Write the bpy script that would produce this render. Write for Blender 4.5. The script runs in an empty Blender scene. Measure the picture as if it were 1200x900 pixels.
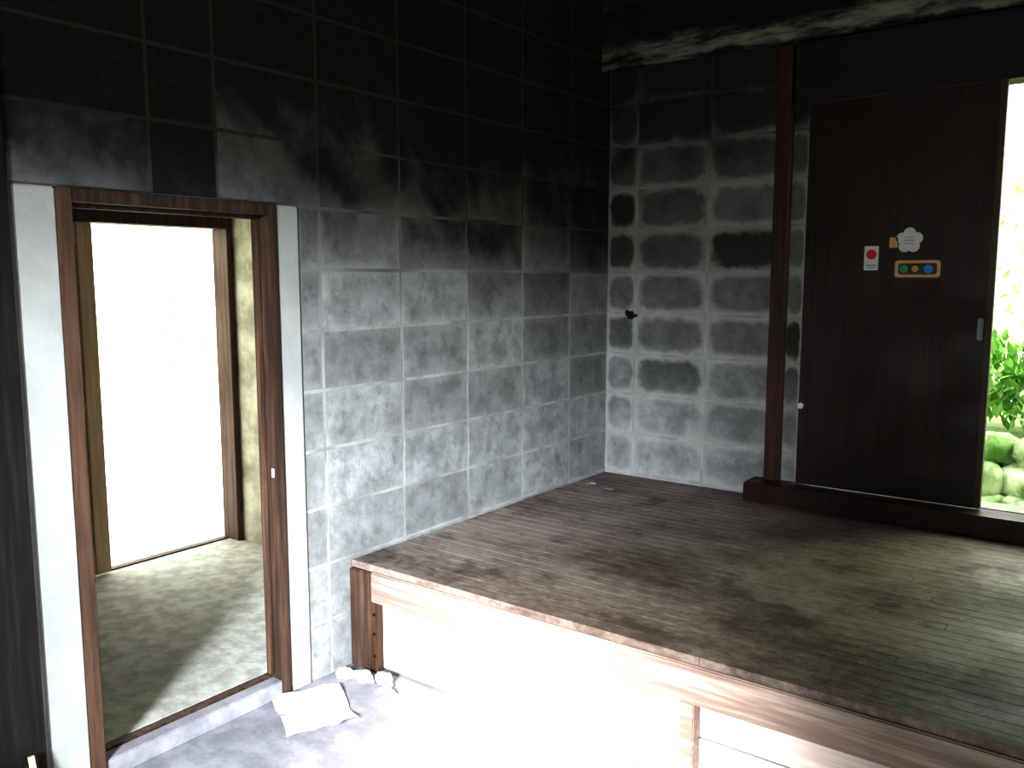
import bpy, bmesh, math, random
from mathutils import Vector, Matrix, noise
random.seed(7)
S=bpy.context.scene
try:
    S.view_settings.view_transform='Standard'
    S.view_settings.look='None'
    S.view_settings.gamma=0.68
except Exception as e: print(e)

# ---------------------------------------------------------------- helpers
class NT:
    def __init__(s,name):
        s.m=bpy.data.materials.new(name); s.m.use_nodes=True
        s.t=s.m.node_tree; s.b=s.t.nodes['Principled BSDF']
    def n(s,typ,**kw):
        x=s.t.nodes.new(typ)
        for k,v in kw.items(): setattr(x,k,v)
        return x
    def l(s,a,b): s.t.links.new(a,b)
    def setin(s,sock,v):
        if isinstance(v,(int,float,tuple,list)): sock.default_value=v
        else: s.l(v,sock)
    def math(s,op,a,b=0.0,clamp=False):
        x=s.n('ShaderNodeMath',operation=op,use_clamp=clamp); s.setin(x.inputs[0],a); s.setin(x.inputs[1],b); return x.outputs[0]
    def mix(s,f,a,b):
        x=s.n('ShaderNodeMix',data_type='RGBA'); s.setin(x.inputs[0],f); s.setin(x.inputs[6],a); s.setin(x.inputs[7],b); return x.outputs[2]
    def noise(s,scale,detail=5,rough=.55,vec=None,scl=None):
        x=s.n('ShaderNodeTexNoise'); x.inputs['Scale'].default_value=scale; x.inputs['Detail'].default_value=detail; x.inputs['Roughness'].default_value=rough
        if vec is None: vec=s.obj()
        if scl:
            mp=s.n('ShaderNodeMapping'); mp.inputs['Scale'].default_value=scl; s.l(vec,mp.inputs['Vector']); vec=mp.outputs[0]
        s.l(vec,x.inputs['Vector']); return x.outputs['Fac']
    def obj(s):
        if not hasattr(s,'_o'): s._o=s.n('ShaderNodeTexCoord')
        return s._o.outputs['Object']
    def z(s):
        x=s.n('ShaderNodeSeparateXYZ'); s.l(s.obj(),x.inputs[0]); return x.outputs[2]
    def smooth(s,v,a,b,c=0.,d=1.):
        x=s.n('ShaderNodeMapRange',interpolation_type='SMOOTHSTEP'); s.setin(x.inputs['Value'],v)
        x.inputs['From Min'].default_value=a;x.inputs['From Max'].default_value=b;x.inputs['To Min'].default_value=c;x.inputs['To Max'].default_value=d
        return x.outputs[0]
    def bump(s,h,strength=.3,dist=.01):
        x=s.n('ShaderNodeBump'); x.inputs['Strength'].default_value=strength; x.inputs['Distance'].default_value=dist
        s.l(h,x.inputs['Height']); s.l(x.outputs[0],s.b.inputs['Normal'])
    def col(s,c): s.setin(s.b.inputs['Base Color'],c)
    def rough(s,r): s.setin(s.b.inputs['Roughness'],r)

def C(r,g,b): return (r,g,b,1)

def mat_block(name,edge,center_dark,soot_shade_z,oval):
    m=NT(name)
    at=m.n('ShaderNodeAttribute',attribute_name='blk'); sep=m.n('ShaderNodeSeparateColor'); m.l(at.outputs['Color'],sep.inputs[0])
    uv=m.n('ShaderNodeUVMap'); su=m.n('ShaderNodeSeparateXYZ'); m.l(uv.outputs[0],su.inputs[0])
    du=m.math('MULTIPLY',m.math('ABSOLUTE',m.math('SUBTRACT',su.outputs[0],.5)),2)
    dv=m.math('MULTIPLY',m.math('ABSOLUTE',m.math('SUBTRACT',su.outputs[1],.5)),2)
    if oval: e=m.math('ADD',m.math('POWER',du,5.0),m.math('MULTIPLY',m.math('POWER',dv,3.0),1.05))
    else: e=m.math('MAXIMUM',m.math('POWER',du,3.2),m.math('POWER',dv,2.0))
    n1=m.noise(9,6,.6); n2=m.noise(2.2,5,.6); n3=m.noise(120,3,.7); n4=m.noise(28,4,.6); n5=m.noise(15,8,.7)
    em=m.smooth(m.math('ADD',e,m.math('MULTIPLY',m.math('SUBTRACT',n5,.5),1.9 if oval else 1.1)),.25,1.0)
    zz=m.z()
    s=m.math('ADD',m.math('DIVIDE',m.math('SUBTRACT',zz,soot_shade_z),.5),m.math('MULTIPLY',m.math('SUBTRACT',n2,.5),1.6))
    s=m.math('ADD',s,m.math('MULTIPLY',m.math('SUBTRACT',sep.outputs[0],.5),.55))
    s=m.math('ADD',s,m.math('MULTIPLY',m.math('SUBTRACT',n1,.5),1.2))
    soot_shade=m.smooth(s,-.3,.9)  # soot plus painted shade: upper blocks darkened where little light reaches
    clean=m.mix(m.smooth(n1,.3,.7),C(.25,.247,.235),C(.42,.415,.40))
    clean=m.mix(m.math('MULTIPLY',sep.outputs[1],.5),clean,C(.13,.126,.115))
    clean=m.mix(m.math('MULTIPLY',m.smooth(n5,.48,.68),.45),clean,C(.11,.105,.095))
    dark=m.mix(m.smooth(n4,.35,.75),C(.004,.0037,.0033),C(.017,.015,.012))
    base=m.mix(m.math('MULTIPLY',soot_shade,.98),clean,dark)
    cm=m.math('MULTIPLY',m.math('SUBTRACT',1,em),m.math('MULTIPLY',m.math('ADD',.5,m.math('MULTIPLY',sep.outputs[2],.5)),center_dark),True)
    cm=m.math('MULTIPLY',cm,m.smooth(zz,.55,1.15,.15,1.))
    base=m.mix(cm,base,C(.03,.027,.021))
    em2=m.math('MULTIPLY',em,m.math('SUBTRACT',1,m.math('MULTIPLY',soot_shade,.95)))
    base=m.mix(m.math('MULTIPLY',em2,edge),base,C(.40,.385,.34))
    m.col(base); m.rough(.9)
    m.bump(m.math('ADD',m.math('MULTIPLY',n3,.6),n4),.5,.004)
    return m.m
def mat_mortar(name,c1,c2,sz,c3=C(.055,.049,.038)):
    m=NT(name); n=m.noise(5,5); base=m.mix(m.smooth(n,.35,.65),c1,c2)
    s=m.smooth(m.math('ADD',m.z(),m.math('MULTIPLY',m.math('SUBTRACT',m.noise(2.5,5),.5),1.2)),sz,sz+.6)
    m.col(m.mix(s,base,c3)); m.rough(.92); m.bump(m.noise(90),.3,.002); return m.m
def mat_wood(name,c1,c2,axis='Z',rough=.55,scale=6,worn=None,wornamt=.3,stain=False):
    m=NT(name)
    sc={'X':(.5,9,9),'Y':(9,.5,9),'Z':(9,9,.5)}[axis]
    n=m.noise(scale,6,.6,scl=sc); n2=m.noise(3,5)
    at=m.n('ShaderNodeAttribute',attribute_name='blk'); sep=m.n('ShaderNodeSeparateColor'); m.l(at.outputs['Color'],sep.inputs[0])
    f=m.smooth(m.math('ADD',n,m.math('MULTIPLY',m.math('SUBTRACT',sep.outputs[0],.5),.15 if worn else .22)),.3,.7)
    c=m.mix(f,c1,c2)
    if worn:
        w=m.math('ADD',m.math('MULTIPLY',m.noise(2.0,8,.7,scl=(.9,1.3,1)),.65),m.math('MULTIPLY',m.noise(34,8,.75,scl=(.8,1.1,1)),.35))
        w=m.math('MULTIPLY',m.smooth(w,.38,.62),wornamt)
        c=m.mix(w,c,worn)
    if stain:
        st=m.smooth(m.noise(3.6,7,.65),.54,.66); c=m.mix(m.math('MULTIPLY',st,.65),c,C(.028,.017,.011))
    m.col(c); m.rough(m.smooth(n2,.3,.7,rough-.1,rough+.12)); m.bump(n,.25,.003); return m.m
def mat_noise(name,c1,c2,scale=4,rough=.85,bs=40,bstr=.3,lo=.35,hi=.65,detail=6):
    m=NT(name); m.col(m.mix(m.smooth(m.noise(scale,detail,.62),lo,hi),c1,c2)); m.rough(rough); m.bump(m.noise(bs,4),bstr,.005); return m.m
def mat_plain(name,c,rough=.5,metal=0):
    m=NT(name); n=m.noise(20); m.col(m.mix(m.math('MULTIPLY',n,.35),c,C(c[0]*.6,c[1]*.6,c[2]*.6))); m.rough(rough); m.b.inputs['Metallic'].default_value=metal; return m.m
def mat_leaf(name,c1,c2):
    mm=NT(name)
    at=mm.n('ShaderNodeAttribute',attribute_name='blk'); sp=mm.n('ShaderNodeSeparateColor'); mm.l(at.outputs['Color'],sp.inputs[0])
    mm.col(mm.mix(sp.outputs[0],c1,c2)); mm.rough(.5); return mm.m

class MB:
    """mesh builder"""
    def __init__(s): s.bm=bmesh.new(); s.col=s.bm.loops.layers.color.new('blk'); s.uv=s.bm.loops.layers.uv.new('UVMap')
    def box(s,lo,hi,mi=0,bev=0,rc=None,rot=None,piv=None,uvax=None):
        t=bmesh.new(); bmesh.ops.create_cube(t,size=1)
        lo=Vector(lo);hi=Vector(hi); c=(lo+hi)/2; d=hi-lo
        for v in t.verts: v.co=Vector((v.co.x*d.x,v.co.y*d.y,v.co.z*d.z))+c
        if bev: bmesh.ops.bevel(t,geom=t.edges[:],offset=bev,segments=2,affect='EDGES')
        if rot: bmesh.ops.rotate(t,cent=piv or c,matrix=rot,verts=t.verts[:])
        s.merge(t,mi,rc,uvax,lo,hi)
    def merge(s,t,mi=0,rc=None,uvax=None,lo=None,hi=None,smooth=False):
        rc=rc or (random.random(),random.random(),random.random(),1)
        mp={v:s.bm.verts.new(v.co) for v in t.verts}
        for f in t.faces:
            try: nf=s.bm.faces.new([mp[v] for v in f.verts])
            except: continue
            nf.material_index=mi; nf.smooth=smooth
            for l in nf.loops:
                l[s.col]=rc
                if uvax is not None:
                    a,b=uvax; co=l.vert.co
                    l[s.uv].uv=((co[a]-lo[a])/(hi[a]-lo[a]),(co[b]-lo[b])/(hi[b]-lo[b]))
        t.free()
    def cyl(s,p,r,h,axis='Z',mi=0,seg=24,rc=None,r2=None):
        t=bmesh.new(); bmesh.ops.create_cone(t,cap_ends=True,segments=seg,radius1=r,radius2=r if r2 is None else r2,depth=h)
        R={'Z':Matrix(),'X':Matrix.Rotation(math.pi/2,4,'Y'),'Y':Matrix.Rotation(math.pi/2,4,'X')}[axis]
        bmesh.ops.transform(t,matrix=Matrix.Translation(p)@R,verts=t.verts[:]); s.merge(t,mi,rc)
    def obj(s,name,mats,parent=None):
        me=bpy.data.meshes.new(name); s.bm.to_mesh(me); s.bm.free()
        for m in mats: me.materials.append(m)
        o=bpy.data.objects.new(name,me); S.collection.objects.link(o)
        if parent: o.parent=parent
        return o
def empty(name,loc=(0,0,0)):
    e=bpy.data.objects.new(name,None); e.location=(0,0,0); S.collection.objects.link(e); return e

# ---------------------------------------------------------------- materials
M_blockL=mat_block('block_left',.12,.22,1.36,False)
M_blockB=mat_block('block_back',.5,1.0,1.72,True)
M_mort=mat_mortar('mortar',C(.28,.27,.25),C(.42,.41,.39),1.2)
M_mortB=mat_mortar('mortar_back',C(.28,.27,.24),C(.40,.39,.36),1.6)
M_post=mat_noise('painted_concrete',C(.38,.37,.35),C(.46,.45,.42),3,.8,60,.15)
M_floor=mat_noise('floor_concrete',C(.24,.23,.24),C(.36,.34,.35),7,.8,60,.3)
M_vfloor=mat_noise('vestibule_concrete',C(.40,.38,.34),C(.58,.56,.50),14,.85,50,.6)
M_ceil=mat_noise('sooty_ceiling',C(.008,.007,.006),C(.03,.027,.024),3)
mb=NT('peeling_beam'); zn=mb.math('ADD',mb.z(),mb.math('MULTIPLY',mb.math('SUBTRACT',mb.noise(5,6,.6),.5),.12))
band=mb.math('MULTIPLY',mb.smooth(zn,2.34,2.36),mb.math('SUBTRACT',1,mb.smooth(zn,2.41,2.46)))
band=mb.math('MULTIPLY',band,mb.smooth(mb.noise(6,9,.7,scl=(.6,1,3)),.36,.6))
base=mb.mix(mb.smooth(mb.noise(4,8,.65,scl=(.5,1,3)),.5,.75),C(.008,.008,.006),C(.07,.065,.045))
mb.col(mb.mix(band,base,C(.28,.27,.20))); mb.rough(.9); mb.bump(mb.noise(30,6),.8,.008); M_beam=mb.m
M_frame=mat_wood('frame_wood',C(.05,.028,.018),C(.14,.08,.052),'Z',.65)
M_red=mat_wood('post_wood',C(.03,.010,.006),C(.09,.03,.018),'Z',.55)
M_head=mat_wood('sooty_wood',C(.006,.004,.003),C(.02,.012,.008),'X',.6)
M_sboard=mat_wood('sooty_board',C(.008,.007,.006),C(.03,.026,.022),'Z',.7)
M_door=mat_wood('door_wood',C(.013,.004,.002),C(.04,.012,.006),'Z',.5)
M_doore=mat_wood('door_edge_wood',C(.06,.03,.015),C(.13,.07,.035),'Z',.5)
M_deck=mat_wood('deck_boards',C(.075,.05,.038),C(.13,.09,.07),'X',.6,5,C(.35,.285,.24),.85,True)
M_fascia=mat_wood('fascia_wood',C(.22,.16,.13),C(.42,.34,.28),'X',.55)
M_panel=mat_wood('panel_wood',C(.55,.48,.44),C(.72,.66,.61),'X',.6)
M_beige=mat_wood('beige_wood',C(.55,.40,.27),C(.7,.55,.4),'Z',.6)
M_plaster=mat_noise('plaster',C(.34,.31,.24),C(.6,.57,.48),6)
M_dark=mat_plain('black_iron',C(.01,.01,.01),.5)
M_white=mat_plain('white_plastic',C(.75,.74,.7),.4)
M_paper=mat_plain('paper',C(.92,.91,.94),.8)
M_redp=mat_plain('red_print',C(.7,.02,.02),.5)
M_orange=mat_plain('orange_print',C(.75,.45,.18),.5)
M_green=mat_plain('green_print',C(.02,.38,.16),.4)
M_blue=mat_plain('blue_print',C(.03,.32,.75),.4)
M_yel=mat_plain('yellow_print',C(.65,.45,.05),.4)
M_blk=mat_plain('dark_print',C(.03,.04,.03),.5)
M_grey=mat_plain('grey_print',C(.35,.35,.38),.6)
M_ground=mat_noise('grass_ground',C(.20,.27,.08),C(.42,.45,.24),5)
M_pave=mat_noise('pale_paving',C(.5,.5,.46),C(.7,.7,.66),4)
M_stone=mat_noise('mossy_stone',C(.12,.24,.05),C(.60,.64,.48),5,.9,25,.6)
M_leaf=mat_leaf('leaves',C(.16,.34,.07),C(.48,.68,.25))
M_leafp=mat_leaf('pale_leaves',C(.24,.40,.14),C(.5,.65,.35))

# ---------------------------------------------------------------- block walls
def clip_cells(u0,u1,v0,v1,holes):
    cells=[(u0,u1,v0,v1)]
    for (a,b,c,d) in holes:
        out=[]
        for (p,q,r,s) in cells:
            if b<=p or a>=q or d<=r or c>=s: out.append((p,q,r,s)); continue
            if a>p: out.append((p,a,r,s))
            if b<q: out.append((b,q,r,s))
            m0=max(a,p);m1=min(b,q)
            if c>r: out.append((m0,m1,r,c))
            if d<s: out.append((m0,m1,d,s))
        cells=out
    return cells
def block_wall(name,axis,face,thick,us,vs,holes,mats,side):
    """axis: 0 => wall runs along X (normal Y), 1 => runs along Y (normal X). face = room-side coordinate."""
    b=MB(); g=.0046; rec=.0012
    def emit(p,q,r,s,f,back,mi,bev,uv):
        lo=[0,0,0];hi=[0,0,0]
        lo[axis]=p;hi[axis]=q;lo[2]=r;hi[2]=s
        o=1-axis; lo[o]=min(f,back);hi[o]=max(f,back)
        b.box(lo,hi,mi,bev,uvax=(axis,2) if uv else None)
    back=face+side*thick
    for i in range(len(us)-1):
        for j in range(len(vs)-1):
            for (p,q,r,s) in clip_cells(us[i],us[i+1],vs[j],vs[j+1],holes):
                if q-p<.02 or s-r<.02: continue
                jit=random.uniform(-.0008,.0008)
                emit(p+g,q-g,r+g,s-g,face+jit*1.0,face+side*.03,0,.0015,True)
    for (p,q,r,s) in clip_cells(us[0],us[-1],vs[0],vs[-1],holes):
        emit(p,q,r,s,face+side*rec,back,1,0,False)
    return b.obj(name,mats)
rows=[0]+[-.006+.2*k for k in range(1,14)]+[2.7]
ys=[-4.7,-4.30,-3.93,-3.555,-3.18,-2.805,-2.430,-2.222,-1.844,-1.470,-1.096,-.720,-.346,0.0]
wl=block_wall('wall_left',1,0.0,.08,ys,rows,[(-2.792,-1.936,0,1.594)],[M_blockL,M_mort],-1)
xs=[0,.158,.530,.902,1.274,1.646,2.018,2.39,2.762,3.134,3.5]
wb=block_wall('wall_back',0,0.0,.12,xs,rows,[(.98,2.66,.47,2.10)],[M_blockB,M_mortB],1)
b=MB(); b.box((-.08,0,0),(0,.12,2.7)); b.obj('wall_corner',[M_mort])
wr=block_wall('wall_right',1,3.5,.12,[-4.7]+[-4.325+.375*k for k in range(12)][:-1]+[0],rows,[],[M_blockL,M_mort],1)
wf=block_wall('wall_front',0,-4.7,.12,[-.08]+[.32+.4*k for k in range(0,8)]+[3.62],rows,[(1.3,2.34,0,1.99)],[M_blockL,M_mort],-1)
# dark full-height boarding beside the doorway
b=MB()
y=-4.69
while y<-2.82:
    y2=min(y+.27,-2.806); b.box((.001,y+.002,.0),(.018,y2-.002,2.69),0,.002); y=y2
b.obj('trim_wall_boarding',[M_sboard])

b=MB(); b.box((-.08,-4.82,-.1),(3.62,.12,0)); b.obj('floor',[M_floor])
b=MB(); b.box((-.08,-4.82,2.7),(3.62,.12,2.82)); b.obj('ceiling',[M_ceil])
t=bmesh.new(); bmesh.ops.create_grid(t,x_segments=120,y_segments=14,size=.5)
for v in t.verts:
    x=(v.co.x+.5)*3.5; z=2.34+(v.co.y+.5)*.36
    n=noise.noise(Vector((x*3,z*9,0)))*.018+noise.noise(Vector((x*14,z*30,3)))*.007
    e=(v.co.y+.5); zz=z+ (noise.noise(Vector((x*4,0,9)))*.02 if e<.05 else 0)
    v.co=Vector((x,-.09+n+.02*abs(e-.3),zz))
b=MB(); b.merge(t,0,smooth=True); b.box((0,-.07,2.36),(3.5,-.001,2.7),0); b.obj('trim_beam',[M_beam])

# ---------------------------------------------------------------- left doorway surround + frame
b=MB()
b.box((-.08,-2.792,0),(.004,-2.690,1.594),0,.004); b.box((-.08,-2.023,0),(.006,-1.936,1.594),0,.004)
b.obj('trim_doorway_surround',[M_post])
fr=empty('door_frame')
def part(par,name,mats,boxes,bev=.003):
    b=MB()
    for q in boxes: b.box(q[0],q[1],q[2] if len(q)>2 else 0,bev)
    return b.obj(name,mats,par)
part(fr,'jamb_near',[M_frame],[((-.08,-2.690,.0),(.012,-2.652,1.594)),((-.06,-2.652,.065),(-.035,-2.640,1.55))])
part(fr,'jamb_far',[M_frame],[((-.08,-2.055,.0),(.012,-2.023,1.594)),((-.06,-2.067,.065),(-.035,-2.055,1.55))])
part(fr,'head',[M_frame],[((-.08,-2.652,1.560),(.012,-2.055,1.594)),((-.06,-2.652,1.548),(-.035,-2.055,1.560))])
part(fr,'sill',[M_frame],[((-.08,-2.652,.0),(-.045,-2.055,.060))])
part(fr,'step',[M_floor],[((-.045,-2.652,.0),(.004,-2.055,.056))])
b=MB(); b.box((-.012,-2.060,.735),(.000,-2.055,.765),0,.002); b.obj('strike_plate',[M_white],fr)

# ---------------------------------------------------------------- vestibule
b=MB(); b.box((-1.58,-4.0,-.1),(-.08,-1.1,.062)); b.obj('floor_vestibule',[M_vfloor])
b=MB(); b.box((-1.50,-1.20,.062),(-.08,-1.10,1.95)); b.obj('wall_vestibule_side',[M_plaster])
b=MB(); b.box((-1.50,-4.0,.062),(-.08,-3.9,1.95)); b.obj('wall_vestibule_near',[M_plaster])
b=MB(); b.box((-1.58,-4.0,1.95),(-.08,-1.10,2.03)); b.obj('ceiling_vestibule',[M_plaster])
b=MB(); b.box((-1.58,-4.0,.062),(-1.50,-2.50,1.95)); b.box((-1.58,-2.5,1.72),(-1.5,-1.1,1.95)); b.obj('wall_vestibule_outer',[M_plaster])
of=empty('outer_door_frame')
part(of,'head',[M_frame],[((-1.50,-3.2,1.60),(-1.38,-1.2,1.72))])
part(of,'jamb_far',[M_frame],[((-1.50,-1.232,.062),(-1.38,-1.201,1.60))])
part(of,'jamb_near',[M_frame],[((-1.50,-2.56,.062),(-1.38,-2.50,1.60))])
part(of,'sill',[M_frame],[((-1.50,-2.5,.062),(-1.46,-1.232,.068))])
ld=empty('sliding_door')
part(ld,'panel',[M_beige],[((-1.448,-2.44,.13),(-1.436,-1.92,1.54))])
part(ld,'stiles',[M_beige],[((-1.46,-1.93,.074),(-1.424,-1.862,1.598)),((-1.46,-2.49,.074),(-1.424,-2.43,1.598)),((-1.458,-2.43,.074),(-1.426,-1.93,.17)),((-1.458,-2.43,1.51),(-1.426,-1.93,1.598)),((-1.456,-2.43,.80),(-1.428,-1.93,.86))])

# ---------------------------------------------------------------- platform
pf=empty('wooden_platform')
b=MB(); y=-1.742; w=.0525
while y<-.012:
    y2=min(y+w,-.004)
    cuts=[.004]+sorted([random.uniform(.8,2.8) for _ in range(1)])+[3.49]
    for i in range(len(cuts)-1):
        b.box((cuts[i]+.0006,y+.0005,.358),(cuts[i+1]-.0006,y2-.0005,.383+random.uniform(-.0003,.0003)),0,.0008)
    y=y2
b.obj('deck_boards',[M_deck],pf)
part(pf,'fascia',[M_fascia],[((.105,-1.752,.252),(3.49,-1.715,.360))],.004)
part(pf,'corner_post',[M_frame],[((.004,-1.756,0),(.108,-1.70,.357))],.004)
part(pf,'corner_strip',[M_doore],[((.108,-1.750,0),(.132,-1.708,.252))],.002)
b=MB()
for z in (.06,.14,.21): b.cyl((.12,-1.752,z),.005,.006,'Y',seg=10)
b.obj('nail_heads',[M_dark],pf)
part(pf,'front_panel',[M_panel],[((.132,-1.722,.01),(1.27,-1.708,.252)),((1.31,-1.70,.01),(2.42,-1.69,.135)),((1.31,-1.70,.14),(2.42,-1.69,.252))],.002)
part(pf,'front_posts',[M_fascia],[((1.27,-1.745,0),(1.312,-1.70,.252)),((2.42,-1.745,0),(2.46,-1.70,.252)),((3.44,-1.745,0),(3.488,-1.70,.252))],.003)
part(pf,'side_panel',[M_panel],[((2.46,-1.70,.01),(3.44,-1.69,.252))],.002)
part(pf,'joists',[M_frame],[((.01,yy,.26),(3.48,yy+.05,.357)) for yy in (-1.2,-.65,-.08)],.0)
def scrap(name,x,y,z,s,rot,curl,mat,seed):
    t=bmesh.new(); bmesh.ops.create_grid(t,x_segments=14,y_segments=14,size=.5)
    for v in t.verts:
        a=v.co.copy(); h=abs(noise.noise(Vector((a.x*3+seed,a.y*3,seed))))*curl+abs(noise.noise(Vector((a.x*8,a.y*8+seed,0))))*curl*.3+ .003
        r=1+.12*noise.noise(Vector((a.x*2,a.y*2,seed+5)))
        v.co=Vector((a.x*s[0]*r,a.y*s[1]*r,h))
    bmesh.ops.transform(t,matrix=Matrix.Translation((x,y,z))@Matrix.Rotation(rot,4,'Z'),verts=t.verts[:])
    b=MB(); b.merge(t,0,smooth=True); return b.obj(name,[mat])
scrap('paper_scrap',.10,-.30,.384,(.05,.03),.5,.01,M_grey,1)
scrap('paper_scrap',.22,-.34,.384,(.05,.03),-.3,.012,M_grey,3)
scrap('paper_sheet',.155,-2.055,.0,(.27,.22),math.radians(-28),.022,M_paper,2)
def crumple(bld,p,r,seed,mi=0):
    t=bmesh.new(); bmesh.ops.create_icosphere(t,subdivisions=3,radius=1)
    for v in t.verts:
        n=v.co.normalized(); d=1+.55*noise.noise(n*1.7+Vector((seed,0,0)))-.35*abs(noise.noise(n*4+Vector((0,seed,0))))
        v.co=Vector((n.x*r[0]*d,n.y*r[1]*d,n.z*r[2]*d))
    zmin=min(v.co.z for v in t.verts)
    bmesh.ops.translate(t,vec=Vector(p)-Vector((0,0,zmin)),verts=t.verts[:]); bld.merge(t,mi)
b=MB(); crumple(b,(.07,-1.85,.001),(.030,.024,.018),1); crumple(b,(.14,-1.83,.001),(.05,.03,.016),2); crumple(b,(.21,-1.80,.001),(.045,.022,.018),3,0); crumple(b,(.27,-1.84,.001),(.03,.018,.010),5,0)
b.obj('crumpled_paper',[M_paper,M_grey])

# ---------------------------------------------------------------- back wall: post, sill, door
part(None,'trim_post',[M_red],[((.85,-.055,.47),(.912,-.001,2.335))],.003)
b=MB()
for z in (.8,1.35,1.95): b.cyl((.881,-.057,z),.006,.006,'Y',seg=10)
b.obj('trim_post_nails',[M_dark])
part(None,'trim_door_sill',[M_door],[((.79,-.135,.385),(3.49,.0,.468)),((.99,.0,.44),(2.655,.12,.468))],.004)
part(None,'trim_door_head',[M_head],[((.93,-.06,2.09),(3.49,.0,2.335)),((2.60,-.06,.47),(2.67,0,2.09))],.003)
dr=empty('wooden_door')
part(dr,'leaf',[M_door],[((.992,-.040,.474),(1.690,-.012,2.088))],.002)
part(dr,'edge_stile',[M_doore],[((1.690,-.044,.474),(1.712,-.010,2.088))],.002)
part(dr,'rails',[M_door],[((.992,-.044,.474),(1.69,-.038,.56)),((.992,-.044,2.0),(1.69,-.038,2.088)),((.992,-.044,.56),(1.03,-.038,2.0))],.001)
b=MB(); b.box((1.664,-.052,1.13),(1.684,-.040,1.215),0,.003); b.cyl((1.674,-.055,1.195),.007,.012,'Y'); b.cyl((1.674,-.055,1.15),.006,.01,'Y'); b.obj('latch',[M_grey],dr)
b=MB(); b.cyl((1.008,-.055,.82),.013,.024,'Y'); b.obj('knob',[M_white],dr)

# stickers
F=-.0405
def ngon(bld,pts,y,mi,th=.001):
    t=bmesh.new(); vs=[t.verts.new((p[0],y,p[1])) for p in pts]; f=t.faces.new(vs)
    r=bmesh.ops.extrude_face_region(t,geom=[f]); 
    for v in r['geom']:
        if isinstance(v,bmesh.types.BMVert): v.co.y-=th
    bmesh.ops.recalc_face_normals(t,faces=t.faces[:]); bld.merge(t,mi)
def rrect(cx,cz,w,h,r,n=5):
    pts=[]
    for (sx,sz,a0) in ((1,1,0),(-1,1,90),(-1,-1,180),(1,-1,270)):
        for i in range(n+1):
            a=math.radians(a0+90*i/n); pts.append((cx+sx*(w/2-r)+r*math.cos(a),cz+sz*(h/2-r)+r*math.sin(a)))
    return pts
def disc(cx,cz,r,n=24): return [(cx+r*math.cos(2*math.pi*i/n),cz+r*math.sin(2*math.pi*i/n)) for i in range(n)]
b=MB()
pts=[]
for i in range(80):
    a=2*math.pi*i/80+math.pi/2; r=.038+.013*abs(math.cos(2.5*(a-math.pi/2)))**.7
    pts.append((1.403+r*math.cos(a),1.515+r*math.sin(a)))
ngon(b,pts,F,0)
for i,w in enumerate((.03,.04,.034)): ngon(b,rrect(1.403,1.527-.012*i,w,.003,.001),F-.0011,1,.0004)
b.obj('flower_sticker',[M_white,M_grey])
b=MB(); ngon(b,rrect(1.345,1.508,.032,.042,.005),F,0); b.obj('tan_sticker',[M_orange])
b=MB(); ngon(b,rrect(1.262,1.447,.056,.098,.004),F,0); ngon(b,disc(1.262,1.462,.020),F-.0011,1,.0004); ngon(b,rrect(1.262,1.418,.040,.005,.001),F-.0011,2,.0004); ngon(b,rrect(1.262,1.408,.034,.004,.001),F-.0011,2,.0004)
b.obj('red_circle_sticker',[M_white,M_redp,M_grey])
b=MB(); ngon(b,rrect(1.438,1.403,.168,.068,.012),F,0); ngon(b,rrect(1.438,1.403,.142,.044,.01),F-.0011,1,.0004)
for cx,mi,r in ((1.388,2,.016),(1.43,3,.013),(1.478,4,.017)): ngon(b,disc(cx,1.403,r),F-.0016,mi,.0004)
b.obj('signal_lamp_sticker',[M_orange,M_blk,M_green,M_yel,M_blue])

# wall hook
b=MB(); b.box((.118,-.010,1.165),(.152,-.001,1.205),0,.003); b.cyl((.135,-.025,1.19),.007,.035,'Y'); b.box((.128,-.048,1.183),(.142,-.040,1.212),0,.003); b.box((.145,-.02,1.176),(.172,-.001,1.19),0,.003)
b.obj('wall_hook',[M_dark])
b=MB(); R=Matrix.Rotation(math.radians(-14),4,'Y')
b.box((.065,-2.96,0.005),(.081,-2.84,.16),0,.002,rot=R,piv=Vector((.081,-2.87,0.005))); b.box((.085,-2.865,0.004),(.097,-2.852,.19),1,.001,rot=R,piv=Vector((.097,-2.83,.004)))
b.obj('leaning_boards',[M_frame,M_beige])

# ---------------------------------------------------------------- outdoors
b=MB(); b.box((-30,-30,-.25),(30,30,-.11)); b.obj('ground',[M_ground])
b=MB(); b.box((-9,-4.2,-.11),(-1.585,6,0.02)); b.obj('ground_paving',[M_pave])
b=MB(); b.box((-1,-11,-.11),(5,-4.83,-.01)); b.obj('ground_forecourt',[M_pave])
b=MB()
def stone(p,r,seed):
    t=bmesh.new(); bmesh.ops.create_icosphere(t,subdivisions=3,radius=1)
    for v in t.verts:
        n=v.co.normalized(); m=max(abs(n.x),abs(n.y),abs(n.z)); q=n/(m**.6)
        d=1+.32*noise.noise(n*1.4+Vector((seed*3.1,0,0)))+.06*noise.noise(n*5+Vector((0,seed,0)))
        v.co=Vector((q.x*r[0]*d,q.y*r[1]*d,q.z*r[2]*d))
    bmesh.ops.rotate(t,matrix=Matrix.Rotation(random.uniform(0,3),3,'Z')@Matrix.Rotation(random.uniform(-.4,.4),3,'X'),verts=t.verts[:])
    bmesh.ops.translate(t,vec=p,verts=t.verts[:]); b.merge(t,0,smooth=True)
sd=0
for rw in range(4):
    x=.2+random.uniform(0,.15)
    while x<5.5:
        r=random.uniform(.10,.15); sd+=1
        stone(Vector((x,1.35+rw*.10+random.uniform(-.03,.03),-.05+rw*.16)),(r,r*.9,r*.70),sd); x+=r*1.75
b.obj('mossy_stone_wall',[M_stone])
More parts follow.
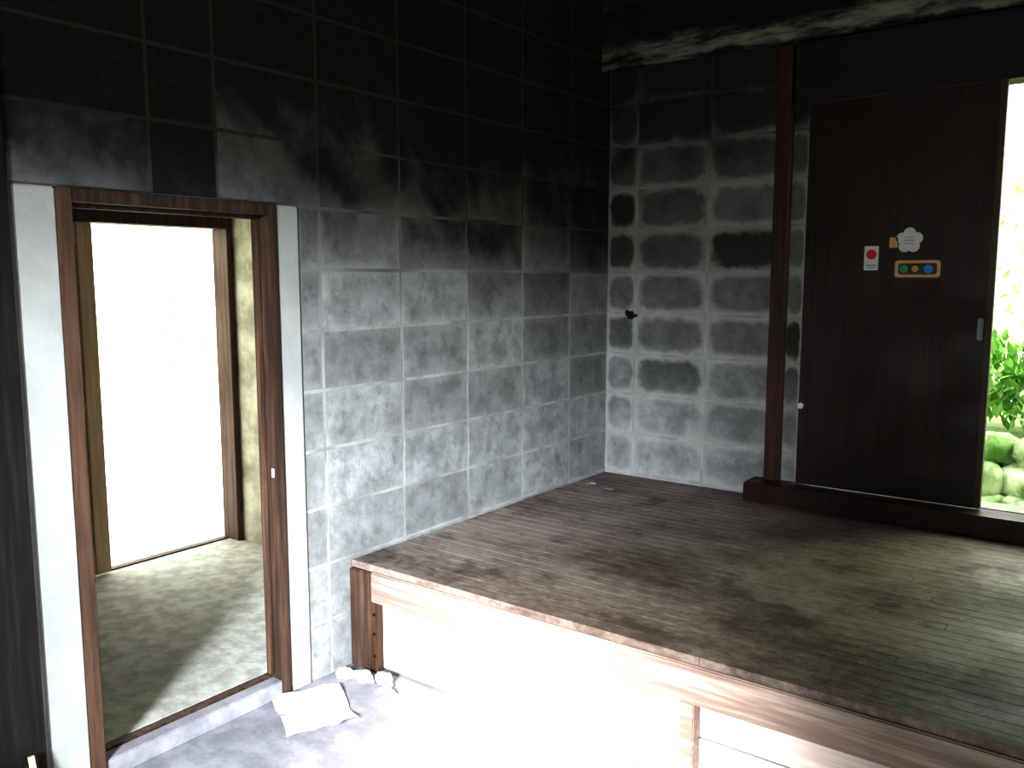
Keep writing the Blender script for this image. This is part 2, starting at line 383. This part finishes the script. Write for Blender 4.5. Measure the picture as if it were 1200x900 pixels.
b=MB(); b.box((-.5,1.85,-.11),(7,8,.40)); b.obj('ground_bank',[M_ground])
def foliage(name,cs,n,size,mat,xmax=None):
    b=MB(); bm=b.bm
    for i in range(n):
        c,r=random.choice(cs)
        while True:
            p=Vector((random.uniform(-1,1),random.uniform(-1,1),random.uniform(-1,1)))
            if p.length<1: break
        if p.length<.5: p=p.normalized()*random.uniform(.6,1)
        P=Vector(c)+Vector((p.x*r[0],p.y*r[1],p.z*r[2])); s=size*random.uniform(.6,1.4)
        M=Matrix.Translation(P)@(Vector((random.gauss(0,1),random.gauss(0,1),random.gauss(0,1)+.6)).to_track_quat('Z','Y').to_matrix().to_4x4())
        pts=[(0,-1,0),(.45,-.3,.08),(.38,.4,.05),(0,1.1,-.1),(-.38,.4,.05),(-.45,-.3,.08)]
        vs=[bm.verts.new(M@(Vector(q)*s)) for q in pts]; f=bm.faces.new(vs); v=random.random()
        for l in f.loops: l[b.col]=(v,v,v,1)
    return b.obj(name,[mat])
foliage('hedge',[((x,2.5+random.uniform(-.1,.1),.66+random.uniform(0,.1)),(.5,.45,.32)) for x in (.6,1.2,1.8,2.4,3,3.6,4.2)],4600,.045,M_leaf)
foliage('tree_foliage',[((x,5.2+random.uniform(-.4,.4),z),(.9,.6,.7)) for x,z in ((1.6,1.3),(3.2,1.6),(.5,1.9),(2.3,2.5))],800,.07,M_leafp)
foliage('garden_shrub',[((-7.4,1.6+dx,z),(.4,.5,r)) for dx,z,r in ((.3,.45,.45),(.9,.8,.5),(.5,1.25,.35),(1.3,.5,.5))],230,.06,M_leafp)

# ---------------------------------------------------------------- light
W=bpy.data.worlds.new('World'); S.world=W; W.use_nodes=True
bg=W.node_tree.nodes['Background']; bg.inputs[0].default_value=(.94,1,.96,1); bg.inputs[1].default_value=5.2
def sun(dirv,e,ang,col):
    l=bpy.data.lights.new('sun','SUN'); l.energy=e; l.angle=math.radians(ang); l.color=col
    o=bpy.data.objects.new('sun',l); S.collection.objects.link(o); o.rotation_euler=Vector(dirv).to_track_quat('-Z','Y').to_euler()
el=math.radians(30); az=math.radians(-17)
sun((math.sin(az)*math.cos(el),math.cos(az)*math.cos(el),-math.sin(el)),30,13,(1,.98,.98))
def area(name,loc,tgt,sx,sy,e,col):
    l=bpy.data.lights.new(name,'AREA'); l.shape='RECTANGLE'; l.size=sx;l.size_y=sy;l.energy=e;l.color=col
    o=bpy.data.objects.new(name,l); S.collection.objects.link(o); o.location=loc
    o.rotation_euler=(Vector(tgt)-Vector(loc)).to_track_quat('-Z','Y').to_euler()
area('skylight_front',(3.6,-8.0,2.85),(.2,-.8,.6),1.1,1.1,2700,(.80,.89,1))
area('green_fill_garden',(3.5,2.0,3.1),(2.7,-1.0,.4),.8,.8,85,(.75,1,.5))  # added unseen lamp, tints the deck green like light off the foliage

cam=bpy.data.cameras.new('camera'); co=bpy.data.objects.new('camera',cam); S.collection.objects.link(co)
cam.sensor_width=36; cam.lens=30.3; cam.clip_start=.02
co.location=(2.221,-3.754,1.37); co.rotation_euler=(math.radians(90-7.06),0,math.radians(36.9))
S.camera=co
